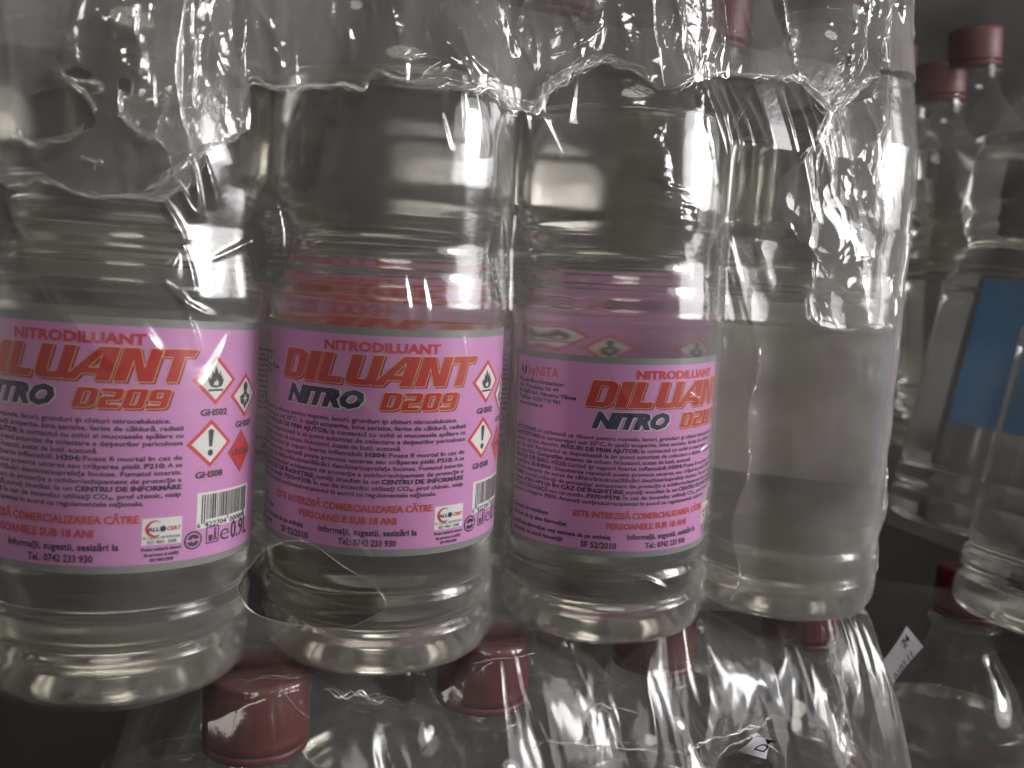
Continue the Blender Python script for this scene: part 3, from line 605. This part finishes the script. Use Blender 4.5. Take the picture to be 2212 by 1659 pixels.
gaps = [closed_smooth(XZ([((a)/1.843/1.823, (b)/1.843/1.823) for a, b in pl], -41), 8) for pl in (
    [(50, 835), (70, 700), (200, 640), (430, 600), (600, 660), (680, 790), (700, 870), (640, 925), (430, 985), (230, 1015), (110, 960)],
    [(455, 500), (520, 455), (610, 460), (690, 520), (720, 570), (600, 560), (500, 545)], [(880, 560), (950, 520), (960, 640), (940, 700), (890, 690), (865, 620)])]
Zc, Sc = Zg2.copy(), Sg2.copy(); cut = np.zeros(Sg2.shape, bool)
for g in gaps:
    sd, nx_, ny_ = poly_sd(Sg2, Zg2, g); m = (sd < 0) & (sd > -1.6); Sc = np.where(m, nx_, Sc); Zc = np.where(m, ny_, Zc); cut |= sd < -.7
P2 = film_surface(Sc, Zc, .3); Nn2 = -normals(P2); Nn2 *= ((np.sum(Nn2*np.array([.3, -1, 0]), axis=2) > 0)[..., None]*2-1)
P2 = P2+Nn2*np.maximum(layer2_disp(Sc, Zc, ze[:, None]), .6)[..., None]
keep = ~(cut[:-1, :-1] & cut[1:, :-1] & cut[1:, 1:] & cut[:-1, 1:])
film2 = link('torn_film_sheet', fast_mesh('torn_film_sheet', P2.reshape(-1, 3), grid_faces(*Sg2.shape, keep)), M['film_torn'])
tag(film2, 'crumpled upper sheet of clear film with a torn rolled edge across the bottles', 'plastic film')

# rolled edges: bundles of thin twisted strands
def strand_bundle(pts3, n, spread, rad, seed, flat_=.45):
    r = rng(seed); base = resample(pts3, .8); k = len(base); s = np.arange(k)*.8; T, U_, W_ = frames(base); out = []
    for i in range(n):
        a = r.rand()*6.28; l1 = 9+14*r.rand(); l2 = 6+10*r.rand()
        o1 = spread*(.8*np.sin(s*2*np.pi/l1+a)+.6*np.sin(s*2*np.pi/l2+2*a))*(.4+.6*r.rand()); o2 = spread*.6*np.cos(s*2*np.pi/(l1*1.3)+3*a)
        P = base+U_*o1[:, None]+W_*o2[:, None]; i0 = int(r.rand()*k*.35); i1 = k-int(r.rand()*k*.35)
        if i1-i0 < 8: i0, i1 = 0, k
        rr = rad*.62*(.35+.9*r.rand())*(.7+.5*np.abs(np.sin(s*.35*(1+r.rand())+a))); tp = np.minimum(1, np.minimum(np.arange(i1-i0), np.arange(i1-i0)[::-1])/4+.1)
        out.append((P[i0:i1], rr[i0:i1]*tp, flat_*(.5+r.rand()), 12*(r.rand()-.5)))
    return out
def path3(pts, Y=-42.5): return np.array([at_y(a, b, Y) for a, b in pts])
def on_film(pts, off):   # path on the curved film
    q = XZ(pts, -41); q = resample(q, .8); P = film_surface(q[:, 0][:, None], q[:, 1][:, None], off)[:, 0]; return P
EL = EDGE[1:-1]
iL = [p for p in EL if p[0] <= 428]; iM = [p for p in EL if 520 <= p[0] <= 1440]; iR = [p for p in EL if p[0] >= 1400]
b = []
b += strand_bundle(on_film(iM, 2.2), 9, .9, .55, 1)+strand_bundle(on_film([(x, y-14) for x, y in iM if x > 780], 2.0), 5, 1.4, .35, 2)
b += strand_bundle(on_film([(1180, 235), (1210, 190), (1255, 150), (1322, 120), (1385, 140), (1430, 190)], 2.6), 8, 1.7, .45, 3)
b += strand_bundle(on_film(iR, 2.6), 13, 1.1, .6, 4)
b += strand_bundle(on_film(iL, 2.2), 6, 1.0, .45, 5)
V_, F_ = tubes(b, 6); link('rolled_edge', np_mesh('rolled_edge', V_, F_), M['film_strand'], film2)['kind'] = 'stuff'
b = strand_bundle(on_film([(25, 245), (35, 275), (62, 304), (110, 298), (165, 283), (195, 262), (206, 238)], 2.4), 7, .8, 1.33, 6, .3)
b += strand_bundle(on_film([(134, 132), (131, 155), (150, 170), (180, 188), (200, 215), (206, 245)], 2.4), 7, .7, 1.33, 7, .3)
b += strand_bundle(on_film([(131, 155), (165, 166), (215, 172), (222, 200), (190, 192)], 2.4), 5, .5, 0.95, 8, .3)
b += strand_bundle(on_film([(165, 80), (168, 110), (163, 130), (182, 130)], 2.4), 4, .4, 0.76, 9, .3)
b += strand_bundle(on_film([(250, 165), (258, 200), (262, 216), (285, 210), (288, 150)], 2.4), 5, .4, 0.765, 10, .3)
b += strand_bundle(on_film([(255, 230), (290, 275), (340, 300), (372, 310), (400, 335)], 3.0), 7, 1.6, .55, 11, .3)
b += strand_bundle(on_film([(170, 330), (205, 350), (232, 342), (205, 352), (210, 372)], 2.4), 5, .5, 0.575, 12, .3)
b += strand_bundle(on_film([(300, 420), (360, 385), (430, 330), (520, 285), (536, 262)], 3.6), 8, 1.3, .6, 13, .35)
V_, F_ = tubes(b, 6); link('torn_strands', np_mesh('torn_strands', V_, F_), M['film_strand'], film2)['kind'] = 'stuff'

# crumpled flaps: loose sheets folded over themselves
def flap(name, left, right, Y, seed, L0, amp, mat, parent, curve=None, n=(90, 150), depth=0.0, ax=None, k=0.0, X0=262):
    """left/right: outlines down the two sides (photo px), laid on the plane y=Y and crumpled in depth"""
    Lp = resample(np.array([at_slant(a, b_, Y, X0, k) for a, b_ in left]), .5); Rp = resample(np.array([at_slant(a, b_, Y, X0, k) for a, b_ in right]), .5)
    ni, nj = n; ti = np.linspace(0, 1, ni); tj = np.linspace(0, 1, nj)
    ip = lambda P: np.stack([np.interp(tj*(len(P)-1), np.arange(len(P)), P[:, k]) for k in range(3)], 1)
    A, B = ip(Lp), ip(Rp); P = A[None]*(1-ti[:, None, None])+B[None]*ti[:, None, None]
    x, z = P[..., 0], P[..., 2]; edge = np.minimum(np.minimum(ti, 1-ti)[:, None]*ni/6, np.ones((1, nj))); edge = np.clip(edge, .25, 1)
    h = amp*(crumple(x, z*.65, L0, seed, 6, ax=ax)+.05*crumple(x, z, L0*.35, seed+50, 4)); lat = amp*.35*crumple(x, z, L0, seed+90, 4); lat2 = amp*.25*crumple(x, z, L0, seed+95, 4)
    P = P.copy(); P[..., 1] -= h*edge+depth; P[..., 0] += lat; P[..., 2] += lat2
    if curve: P[..., 1] += curve(x, z)
    me = fast_mesh(name, P.reshape(-1, 3), grid_faces(ni, nj)); return link(name, me, mat, parent)
FK = .20
crv = lambda x, z: np.clip(x-276, 0, 60)**2/30.0
Lf = [(1800, 225), (1755, 310), (1690, 385), (1677, 440), (1715, 500), (1761, 557), (1757, 610), (1738, 643), (1743, 676), (1761, 703)]
Rf = [(1918, 205), (1930, 260), (1945, 350), (1957, 420), (1958, 520), (1952, 600), (1948, 661), (1942, 691), (1925, 712), (1890, 721)]
fl = flap('hanging_film_flap', Lf, Rf, -44, 201, 20, 3.0, M['film_lump'], None, crv, (150, 220), k=FK); tag(fl, 'crumpled flap of clear film hanging down the corner bottle at the pack end', 'plastic film')
flap('folded_layer', [(1812, 240), (1770, 330), (1745, 430), (1765, 540), (1762, 620), (1750, 690)], [(1905, 220), (1932, 330), (1945, 440), (1946, 560), (1938, 690), (1880, 712)], -46.5, 221, 15, 2.6, M['film_thick'], fl, crv, (120, 190), k=FK)
flap('folded_layer', [(1800, 230), (1790, 290), (1800, 370), (1830, 430)], [(1925, 200), (1935, 290), (1940, 370), (1935, 450)], -48.5, 231, 11, 2.2, M['film_lump'], fl, crv, (110, 110), k=FK)
b = []
def sp(pts, n, spread, rad, seed, Y=-48): 
    P = np.array([at_slant(a, b_, Y, 262, FK) for a, b_ in pts]); P[:, 1] += crv(P[:, 0], P[:, 2]); return strand_bundle(P, n, spread, rad, seed)
b += sp([(1761, 703), (1800, 714), (1840, 712), (1890, 700), (1935, 700)], 5, .8, .45, 21)+sp([(1758, 560), (1756, 620), (1740, 650), (1745, 685), (1762, 704)], 5, .7, .45, 22)
b += sp([(1765, 555), (1790, 600), (1820, 625), (1850, 650), (1885, 680)], 3, .5, .3, 23)+sp([(1790, 240), (1810, 236), (1850, 195), (1905, 152)], 9, 1.8, .6, 24)
b += sp([(1690, 390), (1740, 345), (1790, 290), (1830, 255)], 3, .6, .3, 25)+sp([(1750, 400), (1753, 460), (1760, 560)], 3, .5, .3, 26)+sp([(1905, 150), (1915, 90), (1918, 40), (1925, -10)], 8, 1.6, .5, 27)+sp([(1840, 200), (1870, 110), (1880, 30)], 5, 1.5, .4, 28)
b += sp([(1756, 200), (1777, 238), (1800, 262), (1815, 300)], 8, 1.6, .5, 29)
V_, F_ = tubes(b, 6); link('fold_strands', np_mesh('fold_strands', V_, F_), M['film_strand'], fl)['kind'] = 'stuff'
# left clump and overlap band as loose folds over the sheet
cl = flap('crumpled_film_tuft', [(262, 190), (255, 230), (262, 262), (300, 290), (345, 300), (372, 330), (392, 395)], [(540, 180), (533, 205), (536, 240), (542, 262), (536, 285), (470, 320), (428, 400)], -45, 241, 13, 3.6, M['film_lump'], None, None, (150, 150)); tag(cl, 'bunched tuft of torn clear film between the left edge bottle and the next one', 'plastic film')
flap('folded_layer', [(400, -20), (395, 60), (380, 150), (390, 260), (420, 330)], [(500, -20), (505, 60), (520, 140), (545, 200), (545, 280)], -47, 251, 11, 3.4, M['film_lump'], cl, None, (90, 180), ax=.1)
flap('folded_layer', [(300, 0), (290, 70), (330, 160), (340, 230)], [(410, -10), (420, 70), (430, 150), (430, 240)], -45.5, 256, 12, 2.8, M['film_thick'], cl, None, (80, 140), ax=.1)
ov = flap('film_overlap_strip', [(1412, -25), (1415, 60), (1425, 130), (1440, 185)], [(1560, -25), (1575, 60), (1592, 120), (1590, 165)], -45, 261, 10, 2.6, M['film_lump'], None, None, (110, 150), ax=.15); tag(ov, 'upright strip of folded clear film where the sheets overlap above the torn edge', 'plastic film')

# milky seam down the pack's corner
P_ = []
for a, b_ in ((1905, 712), (1903, 800), (1912, 880), (1909, 960), (1915, 1040), (1910, 1110), (1893, 1150), (1890, 1230), (1876, 1290), (1868, 1312)):
    P_.append(at_d(a, b_, 403))
sb = strand_bundle(np.array(P_), 12, 1.2, .55, 31); V_, F_ = tubes(sb, 6)
seam = link('film_seam', np_mesh('film_seam', V_, F_), M['film_thick']); tag(seam, 'milky gathered seam of film running down the corner of the upper pack', 'plastic film')

# ---------------------------------------------------------------- lower pack
CAPS = [(43, -12), (127.5, -3.5), (210, 6), (292, 9)]
G2 = 'red capped bottles of the lower pack under the film'
LL = ['lower pack bottle under the gap between the two leftmost bottles, large red cap', 'lower pack bottle whose red cap pokes out by the foot of the film-torn bottle', 'lower pack bottle with its red cap half hidden below the maker-name bottle', 'lower pack bottle at the pack end, only a sliver of red cap in view']
ZB = -272.5
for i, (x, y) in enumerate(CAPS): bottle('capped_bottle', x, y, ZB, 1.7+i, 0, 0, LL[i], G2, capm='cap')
for i, x in enumerate((34, 118, 202, 285)): bottle('capped_bottle', x, (72, 80, 88, 92)[i], ZB, 2.9+i, 0, 0, ['back row bottle of the lower pack behind the large red cap', 'back row bottle of the lower pack behind its second red cap', 'back row bottle of the lower pack behind its third red cap', 'back row bottle of the lower pack at its far corner'][i], G2)
xs = np.arange(-4, 352, .66); ts = np.arange(-98, 62, .6)
Xl, Yl = np.meshgrid(xs, ts, indexing='ij')
def lower_surface(x, y):
    d = np.full(x.shape, 1e9); th = np.zeros(x.shape); n_ = np.zeros(x.shape)
    for i, (cx_, cy_) in enumerate(CAPS+[(34, 72), (118, 80), (202, 88), (285, 92)]):
        q = np.hypot(x-cx_, y-cy_)-17.6; m = q < d; d = np.where(m, q, d); th = np.where(m, np.arctan2(y-cy_, x-cx_)+i*2.1, th)
    dd = np.maximum(d, 0)
    z = -1.7-.30*dd-6.0*(1-np.exp(-dd/9))
    yl = np.interp(x, [c[0] for c in CAPS], [c[1] for c in CAPS])
    f = np.maximum(-(y-yl)-20, 0); z -= .75*f+.030*f**2
    e = np.maximum(24-x, 0)+np.maximum(x-312, 0); z -= 1.3*e+.05*e**2
    pl = np.clip((dd+.2*(d > -3))/6, .06, 1)*np.exp(-np.maximum(dd-8, 0)/12)
    h = pl*(1.0*crumple(th*26, d*.10, 14, 301, 6, ax=0)+.2*crumple(th*26, d*.15, 5, 302, 5, ax=0))
    h += np.clip(dd/20, 0, 1)*(1.15*crumple(x, y, 15, 303, 7)+.5*noise(x, y, 34, 304))
    rim = np.clip((d+9)/9, 0, 1)*np.exp(-dd/10); h += .55*crumple(th*26, d*.1, 9, 305, 6, ax=0)*rim
    h = np.where(d < 1.5, np.abs(h)*.8, h)
    return z, h
zl, hl = lower_surface(Xl, Yl); Pl = np.stack([Xl, Yl, zl], -1); Nl = normals(Pl); Nl *= (Nl[..., 2:] > 0)*2-1
Pl = Pl+Nl*hl[..., None]
Pl[..., 2] = np.minimum(Pl[..., 2], -.35)
# opening low in the film, right of the third cap
hz = at_y(1635, 1650, -45); hs, _, _ = poly_sd(Xl, Pl[..., 2], [(hz[0]-20, hz[2]-20), (hz[0]-16, hz[2]-4), (hz[0]-7, hz[2]+5), (hz[0]+1, hz[2]+9), (hz[0]+8, hz[2]+3), (hz[0]+15, hz[2]-6), (hz[0]+18, hz[2]-20)])
hm = (hs < 0) & (Yl < -20); keep = ~(hm[:-1, :-1] & hm[1:, :-1] & hm[1:, 1:] & hm[:-1, 1:])
film3 = link('lower_shrink_film', fast_mesh('lower_shrink_film', Pl.reshape(-1, 3), grid_faces(*Xl.shape, keep)), M['film_low'])
tag(film3, 'wrinkled clear film stretched over the red caps of the lower pack', 'shrink film')
b = []
def low_path(pts, off=1.0):
    """follow the lower film under a run of photo pixels"""
    out = []
    for a, b_ in pts:
        d = ray(a, b_); best = None
        for t in np.arange(230, 480, 1.0):
            q = CP+d*t
            if q[2] > 0 or not (-4 < q[0] < 350 and -98 < q[1] < 60): continue
            i = int((q[0]+4)/.66); j = int((q[1]+98)/.6)
            if i < Pl.shape[0] and j < Pl.shape[1] and q[2] < Pl[i, j, 2]+off: best = q; break
        if best is not None: out.append(best)
    return np.array(out)
for k, (pts, n_, spd, rd) in enumerate(([[(1790, 1335), (1800, 1420), (1822, 1480), (1815, 1560), (1822, 1655)], 16, 2.2, .6], [[(1770, 1340), (1800, 1450), (1830, 1560), (1850, 1655)], 9, 1.8, .5], [[(1530, 1659), (1577, 1610), (1635, 1586), (1700, 1641)], 4, .5, .5],
        [[(1480, 1620), (1530, 1600), (1640, 1568), (1700, 1520)], 4, .8, .35], [[(1100, 1640), (1180, 1600), (1300, 1612), (1420, 1625), (1500, 1590)], 4, .7, .3], [[(690, 1495), (760, 1500), (830, 1512), (880, 1520)], 6, 1.6, .5], [[(1230, 1580), (1290, 1520), (1400, 1545), (1440, 1560)], 3, .7, .3],
        [[(480, 1490), (520, 1470), (560, 1465), (640, 1460), (700, 1462)], 3, .6, .25], [[(1000, 1440), (1060, 1425), (1120, 1418), (1170, 1412)], 3, .6, .25], [[(600, 1480), (640, 1530), (690, 1570)], 2, .5, .3], [[(1095, 1450), (1110, 1520), (1120, 1600)], 2, .5, .3], [[(1440, 1400), (1450, 1480), (1445, 1540)], 2, .5, .25])):
    P = low_path(pts)
    if len(P) > 2: b += strand_bundle(P, n_, spd, rd, 400+k)
V_, F_ = tubes(b, 6); link('film_folds', np_mesh('film_folds', V_, F_), M['film_strand'], film3)['kind'] = 'stuff'

# ---------------------------------------------------------------- paper stickers
def sticker(name, corners, D, lines, label, Dn=None):
    c = [Vector(at_d(a, b_, D+(Dn[i] if Dn else 0))*MM) for i, (a, b_) in enumerate(corners)]
    r = empty(name, c[0]); tag(r, label, 'sticker')
    ex = (c[1]-c[0]); ey = (c[3]-c[0]); n = ex.cross(ey).normalized()
    if n.dot(Vector(CP*MM)-c[0]) < 0: n = -n
    bm = bmesh.new(); nx2, ny2 = 8, 6; g = []
    for i in range(nx2+1):
        for j in range(ny2+1):
            u_, v_ = i/nx2, j/ny2; p = c[0]*(1-u_)*(1-v_)+c[1]*u_*(1-v_)+c[2]*u_*v_+c[3]*(1-u_)*v_; p = p-c[0]+n*(.0012*math.sin(u_*3)*math.cos(v_*2.5)); g.append((bm.verts.new(p)))
    for i in range(nx2):
        for j in range(ny2): a = i*(ny2+1)+j; bm.faces.new((g[a], g[a+ny2+1], g[a+ny2+2], g[a+1]))
    me = bpy.data.meshes.new('paper'); bm.to_mesh(me); bm.free(); link('paper', me, M['sticker'], r)
    W_, H_ = ex.length, ey.length; ux, uy = ex.normalized(), ey.normalized(); VV = []; TT_ = []; off = 0
    for body, u_, v_, h_ in lines:
        cu = bpy.data.curves.new('t', 'FONT'); cu.body = body; cu.size = 1; cu.offset = .012; ob = bpy.data.objects.new('t', cu); V, T = to_tris(ob); bpy.data.objects.remove(ob)
        for a, b_ in V: VV.append(ux*(u_*W_+a*h_*H_)+uy*(v_*H_-b_*h_*H_)+n*.0019)
        TT_ += (T+off).tolist(); off += len(V)
    me = np_mesh('lettering', np.array([list(v) for v in VV]), TT_); link('lettering', me, M['black'], r, smooth=False); return r
sticker('price_sticker', [(1906, 1429), (1958, 1352), (1995, 1397), (1929, 1478)], 455, [('24', .66, .42, .42), ('0102.11.', .08, .98, .40)], 'small white paper sticker with printed digits on the dark pack at the right')
sticker('date_sticker', [(1592, 1622), (1630, 1590), (1668, 1598), (1655, 1640)], 325, [('D4', .35, .62, .5)], 'grey paper sticker marked D4 inside the tear of the lower film')

# ---------------------------------------------------------------- neighbouring stack at the right, in the shade
G3 = 'blue labelled bottles of the stack at the right'
def blue_bottle(px, D, zc, R_, lean, label, name='blue_label_bottle', full=True, emb=True):
    p = at_d(px, 800, D); r = empty(name, (p[0]*MM, p[1]*MM, zc*MM)); tag(r, label, 'bottle', G3); r.rotation_euler = (0, lean, 0)
    k = R_/40; bo = link('bottle_body', body_me, M['pet_heavy'], r); bo.scale = (k, k, k); li = link('liquid', liq_me, M['liquid'], r); li.scale = (k, k, k)
    c = link('cap', cap_me, M['cap_dim'], r, (0, 0, 248*MM*k)); c.scale = (k, k, k)
    if full:
        n = 40; a0 = facing(p[0], p[1]); V = []; F = []
        for i in range(n+1):
            a = a0-.55+1.9*i/n
            for z in (50*k, 118*k): V.append((R_*1.0*math.cos(a), R_*1.0*math.sin(a), z))
        F = [(2*i, 2*i+2, 2*i+3, 2*i+1) for i in range(n)]
        l_ = link('label', np_mesh('blue_label', np.array(V)*MM, F), M['blue'], r)
        for rr, mk, h_ in ((5, 'unred', .3), (3.4, 'white', .6)) if emb else ():
            bm = bmesh.new(); vs = [bm.verts.new(((R_+h_)*math.cos(a0-.30+rr*math.cos(t)/R_)*MM, (R_+h_)*math.sin(a0-.30+rr*math.cos(t)/R_)*MM, (58+rr*math.sin(t))*MM)) for t in np.linspace(0, 6.28, 21)[:-1]]; bm.faces.new(vs)
            me = bpy.data.meshes.new('emblem'); bm.to_mesh(me); bm.free(); link('emblem', me, M[mk], l_, smooth=False)
    return r
blue_bottle(2135, 520, 2, 46, .20, 'dim bottle with a slanted dark blue label in the shade beside the pack corner', emb=False)
blue_bottle(2345, 430, -22, 46, .20, 'bottle at the right frame edge with a bright blue label strip')
cp2 = at_d(2078, 1215, 505)
bottle('capped_bottle', cp2[0], cp2[1], -24-258, 1.0, .03, 0, 'shaded bottle at the lower right with a dark red cap under the blue labelled bottles', None, False)
bottle('capped_bottle', cp2[0]+70, cp2[1]-60, -24-262, 1.0, .03, 0, 'shaded bottle at the lower right frame edge', None, False)
for q, (a, b_, D, lab) in enumerate(((2105, 85, 640, 'blurred dark red cap far off at the upper right'), (2030, 160, 660, 'lower blurred dark red cap beside the film corner'), (1925, 120, 690, 'blurred dark red cap that peeks past the film corner'))):
    p = at_d(a, b_, D); bottle('capped_bottle', p[0]+27, p[1], p[2]-262, 1.0, -.1, 0, lab, None, False, capm='cap_far')
# film of the right-hand packs
def back_film(name, quad, D, seed, amp, L0, mat, label):
    ni, nj = 130, 170; P = np.zeros((ni, nj, 3)); c = [at_d(a, b_, D+dd) for a, b_, dd in quad]
    for i, u_ in enumerate(np.linspace(0, 1, ni)):
        for j, v_ in enumerate(np.linspace(0, 1, nj)): P[i, j] = c[0]*(1-u_)*(1-v_)+c[1]*u_*(1-v_)+c[2]*u_*v_+c[3]*(1-u_)*v_
    n = normals(P); x = P[..., 0]; z = P[..., 2]; n *= (np.sum(n*(CP-P), axis=2) > 0)[..., None]*2-1
    P = P+n*(amp*crumple(x*.8, z*.5, L0, seed, 8, ax=.2)+amp*1.2*noise(x, z, 60, seed+3))[..., None]
    o = link(name, fast_mesh(name, P.reshape(-1, 3), grid_faces(ni, nj)), mat); tag(o, label, 'shrink film'); return o
back_film('neighbour_film', [(1890, -60, 60), (2420, -60, -60), (2420, 1330, -60), (1890, 1125, 60)], 440, 501, 1.6, 16, M['film_veil'], 'hazy film over the blue labelled bottles at the right')
back_film('neighbour_film', [(1880, 1250, 40), (2420, 1330, -50), (2420, 1800, -50), (1880, 1800, 40)], 440, 511, 1.8, 18, M['film_far'], 'film over the shaded bottles at the lower right')
